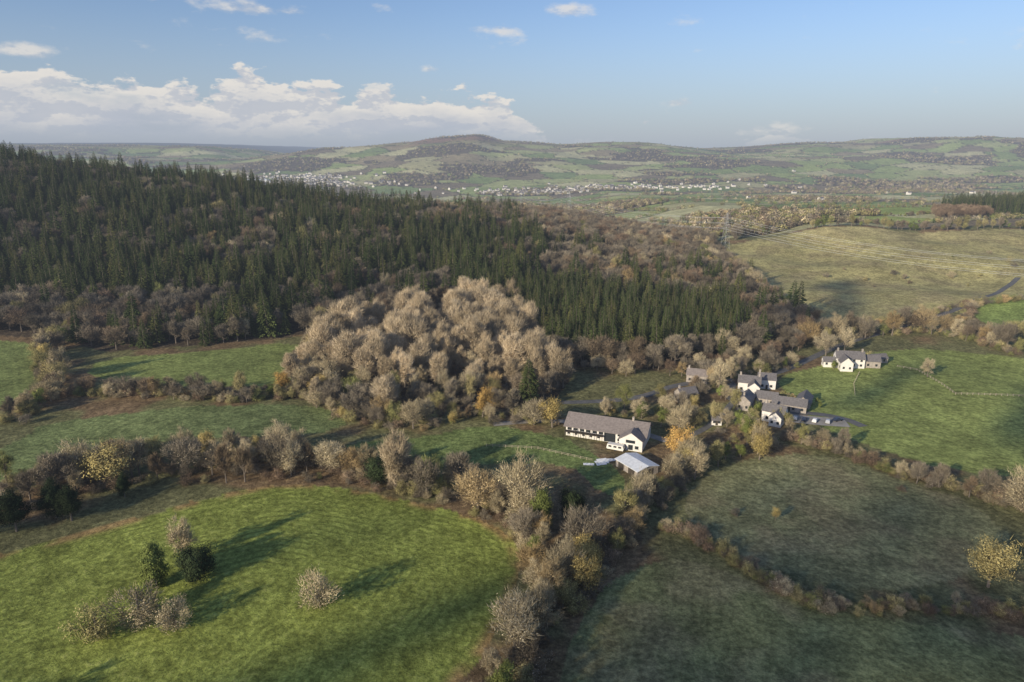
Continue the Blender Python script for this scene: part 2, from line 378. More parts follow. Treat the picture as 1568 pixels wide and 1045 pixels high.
belt('tree_belt',H3,4.8,3.5,{'tan':5,'gry':3,'olv':2,'ivy':.8},8,14);belt('tree_belt_scrub',H3,1.3,4.5,bsh,2.5,5)
H4=[(68,240),(62,222),(49,205),(36,186),(24,166),(15,145)]
belt('tree_belt',H4,4.6,4,{'tan':2.5,'gry':4,'olv':3,'org':.8},7,12);belt('tree_belt_scrub',H4,1.4,5,bsh,2.5,5)
H5=[(109,253),(121,242),(132,226),(142,213),(152,203),(172,190)];belt('hedgerow_trees',H5,6,3,{'tan':2,'gry':2,'olv':2},5,9);belt('hedgerow',H5,1.6,3.5,bsh,3,5)
H6=[(45,182),(51,184),(60,168),(69,155),(76,147),(93,146),(111,148),(124,146),(135,142),(175,132)]
belt('hedgerow',H6,1.3,2.4,{'btan':1.5,'bgry':3,'bolv':3.5,'brus':2},1.8,4.2)
H7=[(176,388),(211,410),(254,422),(277,408),(285,368)];belt('hedgerow_trees',H7,5.5,5,{'tan':5,'gry':2,'olv':1},10,16);belt('hedgerow',H7,2,5,bsh,3,5)
belt('hedgerow_trees',[(277,408),(320,400),(400,395),(520,400)],6,5,mixd,8,14);belt('hedgerow',[(300,440),(330,480),(456,505),(700,600)],3,3,bsh,3,6)
belt('hedgerow',[(212,430),(271,452),(334,486)],2.5,2,bsh,2.5,4)
belt('field_bushes',[(270,600),(330,560),(420,600),(520,640)],16,30,bsh,2,5)
belt('hedgerow_trees',[(20,345),(76,333),(123,350),(160,378),(180,395)],4.5,7,{'gry':5,'rus':1,'tan':1},6,11)
belt('hedgerow_trees',[(330,775),(400,765),(470,748),(640,770)],7,5,{'gry':2,'olv':2,'ivy':1},8,12)
belt('hedgerow_trees',[(215,750),(260,790),(350,830)],5,14,{'gry':3,'con':1,'olv':2},8,14)
for PP in([(330,850),(560,860),(700,900)],[(420,955),(520,925),(640,995)],[(330,900),(420,1000),(520,1110),(700,1125)],[(330,850),(325,950)]): belt('hedgerow',PP,5,2,{'bgry':3,'bolv':3,'gry':1,'ivy':.4},3,6)
G=[(40,275),(60,285),(85,292),(98,318),(120,332),(150,352)];belt('garden_trees',G,4.8,6,mixd,5,10);belt('garden_shrubs',G,2.5,7,bsh,1.8,3.5)
belt('garden_trees',[(62,262),(75,268),(90,262),(98,250),(92,235),(72,228)],4.5,5,{'tan':3,'olv':3,'org':1.2,'ivy':1.4},6,11)
belt('garden_trees',[(96,300),(104,272),(116,260)],5,3,{'tan':2,'olv':2,'ivy':2},5,8)
belt('garden_shrubs',[(62,240),(80,250),(100,252)],1.8,9,bsh,2,4)
belt('garden_shrubs',[(118,262),(112,292),(128,300),(138,285)],2.5,4,{'bolv':2,'ivy':1.5,'btan':1},2,4)
belt('garden_shrubs',[(165,342),(180,356),(205,358)],3,3,{'bolv':2,'ivy':1.5,'btan':1},2,5)
belt('tree_belt',[(-210,95),(-165,98),(-125,92)],7,9,{'tan':1,'gry':2,'ivy':2,'olv':2},12,17)
belt('tree_belt',[(-105,84),(-60,78),(0,78)],8,9,{'gry':2,'ivy':2,'olv':2},12,17,.1)
# individual trees
def tree(name,key,x,y,h,var=0,w=1.):
    i=KIDX[key][var%len(KIDX[key])];ob=bpy.data.objects.new(name,KM[i]);s=h/KH[i];ob.scale=(s*w,s*w,s);ob.location=(x,y,float(terrain(x,y))-.1);ob.rotation_euler=(0,0,rng.uniform(0,6.28));SC.collection.objects.link(ob)
for t in [('hawthorn_tree','btan',-48,147,9.5,0,.95),('leylandii_tree','ley',-94,157,14,0,.8),('ash_tree','tan',-92,168,12,1,1),('yew_tree','yew',-84,159,10.5,0,1.05),
 ('hawthorn_tree','bolv',-98,137,9,1,1.1),('hawthorn_tree','btan',-91,143,10.5,1,1),('hawthorn_tree','btan',-81,140,8,0,1),
 ('poplar_tree','pop',-40,212,21,0,.9),('ash_tree','tan',-22,211,9,0,.6),('ivy_clad_ash_tree','tan',3,194,18,2,1.05),('ivy_clad_tree','ley',9,184,15,0,.75),('yew_tree','yew',19,190,11,1,.8),
 ('sapling_tree','org',82,190,4.5,0,.8),('oak_tree','org',126,157,13.5,0,1.2),('oak_tree','tan',160,190,15,2,1.1),('oak_tree','org',146,170,6,1,1),('oak_tree','tan',210,328,9,1,1.1),
 ('oak_tree','tan',-150,217,14,2,1.1),('oak_tree','tan',-133,218,14,0,1),('birch_tree','gry',-98,213,14,3,.7),('birch_tree','gry',-92,214,13,1,.8),('field_maple_tree','org',-112,232,11,0,.8),
 ('scots_pine_tree','pin',-150,184,14,0,1),('scots_pine_tree','pin',-143,192,13,0,1),('scots_pine_tree','pin',-160,178,15,0,1.1),('scots_pine_tree','pin',-137,190,12,0,1),('scots_pine_tree','pin',-128,204,9,0,.8),
 ('ash_tree','tan',7,136,13,1,1),('ash_tree','tan',13,155,14,0,.9),('ash_tree','gry',20,170,15,2,1),('ash_tree','tan',176,367,13,0,1.2),('ash_tree','tan',190,375,13,1,1.2),
 ('ivy_clad_tree','ivy',92,247,14,1,1),('ash_tree','tan',98,306,15,1,.9),('holly_tree','ivy',56,276,9,0,1),('oak_tree','tan',74,268,10,0,1),('birch_tree','olv',50,285,13,0,.9),('oak_tree','tan',64,229,11,2,1),
 ('gorse_bush','bgry',70,193,2.4,0,1.3),('gorse_bush','bgry',131,208,2.2,1,1.3)]: tree(*t)
# --- distant trees
n=300000;yy=800*np.exp(rng.uniform(0,1.95,n));xx=yy*rng.uniform(-.86,.86,n)
cid,ed=farcell(xx,yy);wd=farwood(xx,yy);nm=near_mask(xx,yy)
m=~nm&((ed<np.maximum(1.7,.0009*yy))|(wd&(rng.uniform(0,1,n)<.4)))&(rng.uniform(0,1,n)<.7)
X,Y,Wd=xx[m],yy[m],wd[m]
keys=[pick(1,{'fd':5,'fr':1,'ft':1,'fc':.6,'fg':.5} if w else {'fd':5,'fg':1.6,'ft':.8,'fc':.5})[0] for w in Wd]
scatter('distant_hedgerow_trees',X,Y,keys,rng.uniform(4,8,len(X))*(1+.4*Wd),(.9,1.4))
X,Y=jgrid([(620,935),(870,940),(870,1130),(680,1100)],9);scatter('distant_conifer_wood',X,Y,['con']*len(X),rng.uniform(18,27,len(X)))
X,Y=jgrid([(530,865),(605,870),(640,950),(590,975)],9);scatter('distant_russet_wood',X,Y,['rus']*len(X),rng.uniform(10,15,len(X)))
# ------------------------------------------------------------------ ground sheet
nr,nc=850,1050
r=20*np.exp(np.linspace(0,math.log(16000/20),nr));a=np.linspace(-math.radians(76),math.radians(76),nc)
rr,aa=np.meshgrid(r,a,indexing='ij');x=(rr*np.sin(aa)).ravel();y=(rr*np.cos(aa)).ravel();z=terrain(x,y)
f1=fbm(x/25,y/25,50,3);f2=fbm(x/7,y/7,55,2)
c=np.array([.17,.165,.075])*np.ones((len(x),1));c=c+(np.array([.21,.145,.08])-c)*ss(.45,.62,f1)[:,None]
row=np.zeros(len(x))
farm=(y>780)
idx=np.where(farm)[0];fx,fy=x[idx],y[idx];cid,ed=farcell(fx,fy)
pal=np.array([[.22,.28,.10],[.30,.36,.13],[.37,.40,.17],[.40,.38,.20],[.19,.25,.10],[.30,.25,.15],[.22,.18,.12],[.50,.48,.26]])
fc=pal[(cid*7.999).astype(int)]*(.88+.24*fbm(fx/60,fy/60,83,2))[:,None]
moor=ss(120,190,z[idx]+70*(fbm(fx/420,fy/420,61,3)-.5))*ss(3500,4500,fy)*ss(.38,.52,fbm(fx/600,fy/600,64,3));fc=fc+(np.array([.26,.16,.12])-fc)*moor[:,None]
hd=ed<np.maximum(2.2,.0012*fy);fc=np.where(hd[:,None],np.array([.10,.10,.06]),fc)
fc=np.where(farwood(fx,fy)[:,None],np.array([.12,.10,.075]),fc)
bk=fy>6500;fc=np.where(bk[:,None],np.array([.04,.045,.05])*(.7+.6*fbm(fx/600,fy/600,3,3))[:,None],fc)
c[idx]=fc
w=inpoly(x,y,WOOD);c[w]=np.array([.09,.07,.05])
for k,(P,col) in FP.items():
    jx=x+(f2-.5)*3;jy=y+(f1-.5)*3
    m=inpoly(jx,jy,P);cc=np.array(col)*(.86+.28*f1[m])[:,None]
    if k in('F5','F6','F8'): 
        b=ss(.42,.68,fbm(x[m]/16,y[m]/16,77,3))[:,None];cc=cc*(1-b*.5)+np.array([.26,.21,.12])*b*.5
    if k=='F8':
        b=ss(14,30,z[m])[:,None]*ss(.35,.6,f1[m])[:,None];cc=cc+(np.array([.48,.41,.20])-cc)*b*.6
    c[m]=cc
    if k=='F3':
        row[m]=pdist(x[m],y[m],P)
        e=ss(4.5,.6,row[m])[:,None]*ss(.35,.55,f2[m])[:,None];c[m]=cc+(np.array([.34,.20,.10])-cc)*e*.8
me=bpy.data.meshes.new('terrain');me.vertices.add(len(x));me.vertices.foreach_set('co',np.stack([x,y,z],1).astype(np.float32).ravel())
ii=np.arange(nr*nc).reshape(nr,nc);Q=np.stack([ii[:-1,:-1],ii[:-1,1:],ii[1:,1:],ii[1:,:-1]],-1).reshape(-1,4)
me.loops.add(Q.size);me.loops.foreach_set('vertex_index',Q[:,::-1].ravel().astype(np.int32));me.polygons.add(len(Q));me.polygons.foreach_set('loop_start',np.arange(0,Q.size,4,dtype=np.int32))
me.polygons.foreach_set('use_smooth',np.ones(len(Q),bool))
me.update(calc_edges=True)
me.attributes.new('gcol','FLOAT_COLOR','POINT').data.foreach_set('color',np.concatenate([c,np.ones((len(c),1))],1).astype(np.float32).ravel())
me.attributes.new('row','FLOAT','POINT').data.foreach_set('value',row.astype(np.float32))
go_=bpy.data.objects.new('terrain',me);SC.collection.objects.link(go_)
m,nt,b=newmat('grassland',.95,.05);me.materials.append(m)
g=N(nt,'ShaderNodeNewGeometry');P=g.outputs['Position'];at=N(nt,'ShaderNodeAttribute',attribute_name='gcol');rw=N(nt,'ShaderNodeAttribute',attribute_name='row')
n1=NOISE(nt,P,.035,5,.6);n2=NOISE(nt,P,.55,6,.72);n3=NOISE(nt,P,.14,4,.6);n4=NOISE(nt,P,1.6,3,.7)
k=M(nt,'MULTIPLY',MR(nt,n1,.3,.7,.82,1.16),MR(nt,n2,.3,.72,.55,1.42))
k=M(nt,'MULTIPLY',k,MR(nt,n3,.3,.7,.82,1.16));k=M(nt,'MULTIPLY',k,MR(nt,n4,.3,.7,.76,1.22))
rv=M(nt,'ADD',rw.outputs['Fac'],M(nt,'MULTIPLY',n3,3.2));sw=M(nt,'SINE',M(nt,'MULTIPLY',rv,2.3));has=MR(nt,rw.outputs['Fac'],1,3)
st=M(nt,'MULTIPLY',MR(nt,sw,.1,.95),M(nt,'MULTIPLY',has,MR(nt,n1,.42,.62,.08,1)))
k=M(nt,'MULTIPLY',k,M(nt,'SUBTRACT',1,M(nt,'MULTIPLY',st,M(nt,'MULTIPLY',MR(nt,n2,.35,.6,.2,1),.45))))
hs=N(nt,'ShaderNodeVectorMath',operation='SCALE');link(nt,at.outputs['Color'],hs.inputs[0]);link(nt,k,hs.inputs['Scale'])
c2=MIX(nt,M(nt,'MULTIPLY',MR(nt,n2,.52,.72),.28),hs.outputs[0],(.44,.39,.17))
link(nt,c2,b.inputs['Base Color'])
bp=N(nt,'ShaderNodeBump');bp.inputs['Strength'].default_value=.9;bp.inputs['Distance'].default_value=.5;link(nt,n2,bp.inputs['Height']);link(nt,bp.outputs[0],b.inputs['Normal'])
# ------------------------------------------------------------------ buildings
white=simple('white_render',(.70,.67,.62),.85,.06,.8);slate=simple('slate_roof',(.15,.14,.14),.7,.2,1.5);brown_tile=simple('weathered_roof',(.22,.19,.175),.75,.18,1.2)
glass=simple('window_glass',(.03,.035,.04),.15,.1,1,.5);tin=simple('pale_sheet_roof',(.66,.68,.70),.45,.12,.9,.4);dark=simple('dark_timber',(.06,.05,.04),.8,.2,2)
stone=simple('stone_wall',(.34,.30,.26),.9,.25,1.5);town_wall=simple('town_render',(.66,.62,.56),.9,.2,.02);tarm=simple('asphalt',(.13,.128,.125),.9,.2,.4);conc=simple('concrete_yard',(.30,.28,.25),.9,.2,.3);woodm=simple('fence_wood',(.38,.33,.25),.9,.2,3)
rubber=simple('rubber',(.02,.02,.02),.8,.1);steel=simple('galvanised_steel',(.30,.31,.32),.5,.1,1,.5)
def mk(name,V,Fc,mat,par=None,loc=None):
    me=bpy.data.meshes.new(name);me.from_pydata([tuple(v) for v in V],[],Fc);me.materials.append(mat);ob=bpy.data.objects.new(name,me);SC.collection.objects.link(ob)
    if par: ob.parent=par
    return ob
def boxes(L):
    V=[];Fc=[]
    for x0,x1,y0,y1,z0,z1 in L:
        n=len(V);V+=[(x0,y0,z0),(x1,y0,z0),(x1,y1,z0),(x0,y1,z0),(x0,y0,z1),(x1,y0,z1),(x1,y1,z1),(x0,y1,z1)]
        Fc+=[tuple(n+i for i in q) for q in((0,3,2,1),(4,5,6,7),(0,1,5,4),(1,2,6,5),(2,3,7,6),(3,0,4,7))]
    return V,Fc
def empty(name,x,y,ang,dz=0):
    e=bpy.data.objects.new(name,None);e.location=(x,y,float(terrain(x,y))+dz);e.rotation_euler=(0,0,math.radians(ang));SC.collection.objects.link(e);return e
def gable(par,L,W,ev,rh,wm,rm,ov=.4,off=(0,0),tag='',axis=0,z0=-.6,wins=True,floors=2):
    ox,oy=off
    def T(x,y,z): return (ox+x,oy+y,z) if axis==0 else (ox-y,oy+x,z)
    l,w=L/2,W/2
    V=[T(*p) for p in[(-l,-w,z0),(l,-w,z0),(l,w,z0),(-l,w,z0),(-l,-w,ev),(l,-w,ev),(l,w,ev),(-l,w,ev),(-l,0,ev+rh),(l,0,ev+rh)]]
    mk('walls'+tag,V,[(0,1,5,4),(1,2,6,9,5),(2,3,7,6),(3,0,4,8,7)],wm,par)
    s=rh/w;V=[];Fc=[]
    for sg in(-1,1):
        n=len(V);e=w+ov;ze=ev-ov*s
        for dz in(.03,.22): V+=[T(-l-ov,sg*e,ze+dz),(T(l+ov,sg*e,ze+dz)),T(l+ov,0,ev+rh+dz),T(-l-ov,0,ev+rh+dz)]
        Fc+=[tuple(n+i for i in q) for q in((0,1,2,3),(4,5,6,7),(0,1,5,4),(1,2,6,5),(3,0,4,7))]
    mk('roof'+tag,V,Fc,rm,par)
    if wins:
        B=[];D=[];nf=max(2,int(L/3.2))
        for fl in range(floors):
            zz=1.0+fl*2.6
            if zz+1.1>ev: continue
            for i in range(nf):
                xx=-l+(i+.5)*L/nf
                for sg in(-1,1):
                    a_,b_=sorted((sg*(w-.02),sg*(w+.04)));B.append((xx-.55,xx+.55,a_,b_,zz,zz+1.15));D.append((xx-.7,xx+.7,*sorted((sg*(w-.02),sg*(w+.09))),zz-.14,zz-.003))
            for sg in(-1,1):
                a_,b_=sorted((sg*(l-.02),sg*(l+.04)));B.append((a_,b_,-w*.5-.5,-w*.5+.5,zz,zz+1.15));B.append((a_,b_,w*.5-.5,w*.5+.5,zz,zz+1.15))
        V,Fc=boxes(B);mk('windows'+tag,[T(*v) for v in V],Fc,glass,par);V,Fc=boxes(D);mk('sills'+tag,[T(*v) for v in V],Fc,stone,par)
def chimney(par,x,y,z,h=1.4,s=.8):
    V,Fc=boxes([(x-s/2,x+s/2,y-.35,y+.35,z-1,z+h),(x-s/2-.08,x+s/2+.08,y-.43,y+.43,z+h+.002,z+h+.15),(x-.3,x-.08,y-.12,y+.12,z+h+.15,z+h+.5),(x+.08,x+.3,y-.12,y+.12,z+h+.15,z+h+.5)]);mk('chimney',V,Fc,stone,par)
e=empty('long_barn_house',39,257,-21.8,.2)
gable(e,32,12,4.6,3.4,white,brown_tile,.9,wins=False)
B=[(-15.4+i*3.1,-14.3+i*3.1,-6.05,-5.98,.9,2.0) for i in range(5)]+[(-15.4+i*2.6,-13.6+i*2.6,-6.05,-5.98,2.75,4.1) for i in range(6)]+[(5.2,6.3,-6.05,-5.98,.9,2.0),(5.2,6.3,-6.05,-5.98,3.0,4.1)]+[(-15.5+i*2.6,-14.1+i*2.6,5.98,6.05,.9,2.1) for i in range(12)]+[(-16.05,-15.98,-3,-1.6,.9,2.1),(-16.05,-15.98,1.6,3,.9,2.1),(-16.05,-15.98,-1,1,4.6,6)]
V,Fc=boxes(B);mk('windows',V,Fc,glass,e)
V,Fc=boxes([(-.2,4.4,-6.09,-5.97,.1,4.3)]);mk('glazed_entrance',V,Fc,glass,e)
V,Fc=boxes([(-16,-.4,-8,-6.002,2.35,2.55)]+[(-16+i*2.2,-15.85+i*2.2,-8,-7.85,-.6,4.3) for i in range(8)]+[(-16,-.4,-8,-7.93,3.3,3.4)]);mk('balcony',V,Fc,dark,e)
gable(e,5,9,4.4,3.0,white,brown_tile,.5,off=(11.5,-8.5),tag='_wing',axis=1,wins=False)
V,Fc=boxes([(8.2,9.6,-11.06,-10.98,.3,2.4),(10.6,12.4,-11.06,-10.98,.3,2.4),(13.2,14.6,-11.06,-10.98,.9,2.2),(9.6,13.2,-11.06,-10.98,3.1,4.3)]);mk('wing_windows',V,Fc,glass,e)
chimney(e,10,0,7.9)
e=empty('open_sided_shed',45,225.5,-60,.1)
gable(e,12,9.5,2.7,1.0,stone,tin,.4,wins=False)
V,Fc=boxes([(-4.5,-1.5,-4.81,-4.74,0,2.5),(1,4.5,-4.81,-4.74,0,2.5),(6,6.06,-2.5,2.5,0,2.4)]);mk('openings',V,Fc,dark,e)
e=empty('static_caravan',40,243,-25,0)
me=[(-3.2,.5),( -3.4,1.0),(-3.1,2.5),(3.1,2.5),(3.4,1.3),(3.2,.5)]
V=[(p[0],-1.15,p[1]) for p in me]+[(p[0],1.15,p[1]) for p in me];Fc=[tuple(range(6)),tuple(range(11,5,-1))]+[(i,(i+1)%6+0,(i+1)%6+6,i+6) for i in range(6)]
mk('body',V,Fc,white,e);V,Fc=boxes([(-2.6,-1.4,-1.18,-1.14,1.4,2.1),(-.6,.6,-1.18,-1.14,1.4,2.1),(1.3,2.5,-1.18,-1.14,1.4,2.1)]);mk('windows',V,Fc,glass,e)
V,Fc=boxes([(-.4,.4,-1.1,-.9,0,.7),(-.4,.4,.9,1.1,0,.7),(-4.3,-3.2,-.05,.05,.5,.6)]);mk('wheels_and_hitch',V,Fc,rubber,e)
V=[];Fc=[]
for i in range(7):
    px,py,an=rng.uniform(-5,5),rng.uniform(-3,3),rng.uniform(-.5,.5);ca,sa=math.cos(an),math.sin(an);n=len(V);t=rng.uniform(.15,.5)
    for dx,dy,dz in((-2,-.6,0),(2,-.6,0),(2,.6,t),(-2,.6,t)): V.append((px+dx*ca-dy*sa,py+dx*sa+dy*ca,.15+i*.05+dz))
    Fc.append((n,n+1,n+2,n+3))
ob=mk('stacked_roof_sheets',V,Fc,tin);ob.location=(33,230,float(terrain(33,230)))
e=empty('white_farmhouse',179,347,-12,.2)
gable(e,14,7,4.9,3.2,white,slate,.3);gable(e,9,6,4.2,2.8,white,slate,.3,off=(-3.2,-5.5),tag='_front',axis=1,wins=True,floors=1)
gable(e,8,6.5,3.6,2.6,stone,slate,.3,off=(11.2,1.5),tag='_east',wins=True,floors=1);gable(e,6,5,2.6,2,white,slate,.3,off=(-10.1,-1),tag='_west',floors=1)
chimney(e,-6,0,7.9);chimney(e,6,0,7.9)
e=empty('stone_outbuilding',198,354,10,0);gable(e,9,5,2.6,2,stone,slate,.3,floors=1)
def cottage(name,x,y,a,L,W,ev,wm=white,rm=slate,wing=False,ch=1):
    e=empty(name,x,y,a,.1);gable(e,L,W,ev,W*.42,wm,rm,.3)
    V,Fc=boxes([(-.5,.5,-W/2-.07,-W/2+.02,0,2.05)]);mk('door',V,Fc,dark,e)
    if wing: gable(e,W*.9+2,W*.8,ev-.6,W*.34,wm,rm,.3,off=(L*.22,-W*.55),tag='_wing',axis=1,floors=1)
    if ch: chimney(e,-L*.42,0,ev+W*.42-.2)
    if ch>1: chimney(e,L*.42,0,ev+W*.42-.2)
cottage('white_cottage',113,308,-20,10,6.5,4.6,wing=True,ch=2);cottage('white_cottage',123,313,-15,8,6,4.6,ch=1)
cottage('white_cottage',111,270,-35,9,6,4.4,wing=True,ch=1);cottage('stone_cottage',104,286,60,10,6,4.2,stone,slate,ch=1)
cottage('stone_barn',122,282,-25,14,6,3,stone,slate,False,0);cottage('stone_barn',131,288,60,11,6,2.8,stone,slate,False,0);cottage('stone_barn',115,290,-25,9,6,3,stone,slate,False,0)
cottage('stone_cottage',80,296,20,9,6,3.8,stone,slate,False,1);cottage('stone_cottage',92,322,-20,10,6,3.8,stone,brown_tile,False,1)
cottage('garden_shed',86,268,-10,4,3,2.2,white,slate,False,0)
# roads
def ribbon(name,P,w,mat,dz=.12):
    P=np.array(P,float)
    for _ in range(3):
        Q=[P[0]]
        for a_,b_ in zip(P[:-1],P[1:]): Q+=[a_*.75+b_*.25,a_*.25+b_*.75]
        Q.append(P[-1]);P=np.array(Q)
    t=np.gradient(P,axis=0);t/=np.linalg.norm(t,axis=1,keepdims=True);nn=np.stack([-t[:,1],t[:,0]],1)
    V=[];Fc=[]
    for i in range(len(P)):
        for s in(-1,0,1):
            q=P[i]+nn[i]*w/2*s;V.append((q[0],q[1],float(terrain(q[0],q[1]))+dz+(0.03 if s==0 else 0)))
    for i in range(len(P)-1):
        for s in(0,1): n=i*3+s;Fc.append((n,n+3,n+4,n+1))
    mk(name,V,Fc,mat)
ribbon('country_road',[(420,560),(360,505),(320,476),(254,432),(206,401),(165,361),(133,333),(110,323),(80,318),(60,300),(20,296)],4.5,tarm)
ribbon('lane',[(110,323),(103,305),(100,292),(117,279),(134,276),(142,270),(145,262)],4.5,tarm,.17)
ribbon('yard',[(118,272),(128,268),(140,266)],10,conc,.2)
ribbon('track',[(62,252),(50,264),(20,275),(-8,268)],4,conc,.1)
ribbon('drive',[(62,252),(75,258),(90,275),(103,296)],3,tarm,.14)
def fence(name,P,sp=2.5,h=1.1):
    B=[];V=[];Fc=[]
    for (x1,y1),(x2,y2) in zip(P[:-1],P[1:]):
        L=math.hypot(x2-x1,y2-y1);n=max(1,int(L/sp));tx,ty=(x2-x1)/L,(y2-y1)/L
        for i in range(n):
            xa,ya=x1+(x2-x1)*i/n,y1+(y2-y1)*i/n;xb,yb=x1+(x2-x1)*(i+1)/n,y1+(y2-y1)*(i+1)/n;za=float(terrain(xa,ya));zb=float(terrain(xb,yb))
            B.append((xa-.08,xa+.08,ya-.08,ya+.08,za-.2,za+h))
            for q in(.45,.95):
                m_=len(V);V+=[(xa,ya,za+q-.05),(xb,yb,zb+q-.05),(xb,yb,zb+q+.05),(xa,ya,za+q+.05)];Fc.append((m_,m_+1,m_+2,m_+3))
    V2,F2=boxes(B);o=len(V);mk(name,V+V2,Fc+[tuple(i+o for i in f) for f in F2],woodm)
fence('wooden_fence',[(204,345),(211,339),(210,316),(208,302),(239,300),(300,290)]);fence('wooden_fence',[(179,335),(168,318),(160,300)]);fence('wooden_fence',[(-10,246),(10,243),(30,232)])
def car(x,y,a,mat):
    e=empty('parked_car',x,y,a,.25)
    prof=[(-2.1,.35),(-2.15,.8),(-1.9,.95),(-1.3,1.42),(.35,1.45),(1.05,.98),(1.95,.82),(2.1,.35)];k=len(prof)
    V=[(p[0],s*(.85 if p[1]<1.1 else .68),p[1]) for s in(-1,1) for p in prof];Fc=[tuple(range(k-1,-1,-1)),tuple(range(k,2*k))]+[(i,(i+1)%k,(i+1)%k+k,i+k) for i in range(k)]
    mk('body',V,Fc,mat,e)
    V=[];Fc=[]
    for s in(-1,1):
        n=len(V);V+=[(-1.6,s*.80,1.02),(.75,s*.80,1.02),(.3,s*.72,1.36),(-1.2,s*.72,1.36)];Fc.append((n,n+1,n+2,n+3))
    n=len(V);V+=[(.42,-.6,1.43),(.42,.6,1.43),(1.02,.7,1.03),(1.02,-.7,1.03)];Fc.append((n,n+1,n+2,n+3));mk('windows',V,Fc,glass,e)
    V=[];Fc=[]
    for wx in(-1.3,1.3):
        for s in(-1,1):
            n=len(V)
            for yy_ in(s*.72,s*.9):
                for q in range(12): V.append((wx+.32*math.cos(q*.5236),yy_,.32+.32*math.sin(q*.5236)))
            Fc+=[tuple(range(n,n+12)),tuple(range(n+12,n+24))]+[(n+q,n+(q+1)%12,n+12+(q+1)%12,n+12+q) for q in range(12)]
    mk('wheels',V,Fc,rubber,e)
paints=[simple('car_paint_silver',(.45,.46,.48),.3,.05,1,.5),simple('car_paint_dark',(.03,.04,.07),.3,.05,1,.5),simple('car_paint_white',(.75,.75,.74),.3,.03,1,.5)]
for i,(x_,y_,a_) in enumerate([(120,270,60),(123,268.5,62),(127,267,55),(132,266,60),(137,268,20),(102,290,80),(66,250,10)]): car(x_,y_,a_,paints[i%3])
# pylons and lines
def pylon(x,y,h=38,ang=20):
    B=MB()
    def W(z): return 3.0*(1-z/h)**1.1+.6
    zs=[0,7,13,18.5,23,27,31,34.5,h]
    C=lambda z:[np.array([sx*W(z),sy*W(z),z]) for sx,sy in((-1,-1),(1,-1),(1,1),(-1,1))]
    for z0,z1 in zip(zs[:-1],zs[1:]):
        a_,b_=C(z0),C(z1)
        for i in range(4):
            j=(i+1)%4;B.tube([a_[i],b_[i]],[.08,.08],4,0);B.tube([a_[i],b_[j]],[.035,.035],3,0);B.tube([a_[j],b_[i]],[.035,.035],3,0);B.tube([b_[i],b_[j]],[.035,.035],3,0)
    tips=[]
    for za,L in((24,5.5),(29.5,6.5),(35,4.8)):
        for s in(-1,1):
            t=np.array([s*L,0,za+.3])
            for sy in(-1,1):
                for dz in(0,1.8): B.tube([np.array([s*W(za)*.9,sy*W(za),za+dz]),t],[.05,.04],3,0)
            B.tube([t,t-[0,0,2.]],[.08,.08],4,0);tips.append(t-[0,0,2.])
    me=B.mesh('pylon',[steel]);ob=bpy.data.objects.new('electricity_pylon',me);z=float(terrain(x,y));ob.location=(x,y,z);a_=math.radians(ang);ob.rotation_euler=(0,0,a_);SC.collection.objects.link(ob)
    return [(x+t[0]*math.cos(a_)-t[1]*math.sin(a_),y+t[0]*math.sin(a_)+t[1]*math.cos(a_),z+t[2]) for t in tips]
pp=[pylon(430,470,38,25),pylon(225,722,38,30),pylon(93,1120,38,20),pylon(20,1500,38,10)]
cu=bpy.data.curves.new('power_lines','CURVE');cu.dimensions='3D';cu.bevel_depth=.06;cu.bevel_resolution=0;cu.materials.append(tin)
for A,Bq in zip(pp[:-1],pp[1:]):
    for p,q in zip(A,Bq):
        sp=cu.splines.new('POLY');sp.points.add(24)
        for i in range(25):
            t=i/24;sp.points[i].co=(p[0]+(q[0]-p[0])*t,p[1]+(q[1]-p[1])*t,p[2]+(q[2]-p[2])*t-9*4*t*(1-t),1)
SC.collection.objects.link(bpy.data.objects.new('power_lines',cu))
def town(name,cx,cy,rx,ry,n,wm):
    V=[];Fc=[];V2=[];F2=[]
    for i in range(n):
        px,py=cx+rng.normal()*rx,cy+rng.normal()*ry;zz=float(terrain(px,py));a_=rng.choice([.2,1.77])+rng.normal()*.15;l,w_,h=rng.uniform(4,8),rng.uniform(3.5,5),rng.uniform(4.5,6.5)
        ca,sa=math.cos(a_),math.sin(a_);T=lambda x,y,z:(px+x*ca-y*sa,py+x*sa+y*ca,zz+z);n0=len(V)
        V+=[T(*p) for p in[(-l,-w_,-2),(l,-w_,-2),(l,w_,-2),(-l,w_,-2),(-l,-w_,h),(l,-w_,h),(l,w_,h),(-l,w_,h),(-l,0,h+3),(l,0,h+3)]];Fc+=[tuple(n0+i for i in q) for q in((0,1,5,4),(1,2,6,9,5),(2,3,7,6),(3,0,4,8,7))]
        n0=len(V2);V2+=[T(*p) for p in[(-l-.3,-w_-.4,h-.2),(l+.3,-w_-.4,h-.2),(l+.3,0,h+3.15),(-l-.3,0,h+3.15),(l+.3,w_+.4,h-.2),(-l-.3,w_+.4,h-.2)]];F2+=[(n0,n0+1,n0+2,n0+3),(n0+3,n0+2,n0+4,n0+5)]
    e=bpy.data.objects.new(name,None);SC.collection.objects.link(e);mk('house_walls',V,Fc,wm,e);mk('house_roofs',V2,F2,slate,e)
town('distant_town',170,2780,190,60,150,town_wall);town('distant_town',-1080,3150,190,80,220,town_wall);town('distant_town',560,2750,220,60,60,town_wall);town('distant_town',-850,3000,160,50,90,town_wall);town('distant_farms',1100,2300,500,500,14,town_wall)
e=empty('distant_factory',-1110,3060,8,0);gable(e,90,30,9,3,tin,tin,.5,wins=False)
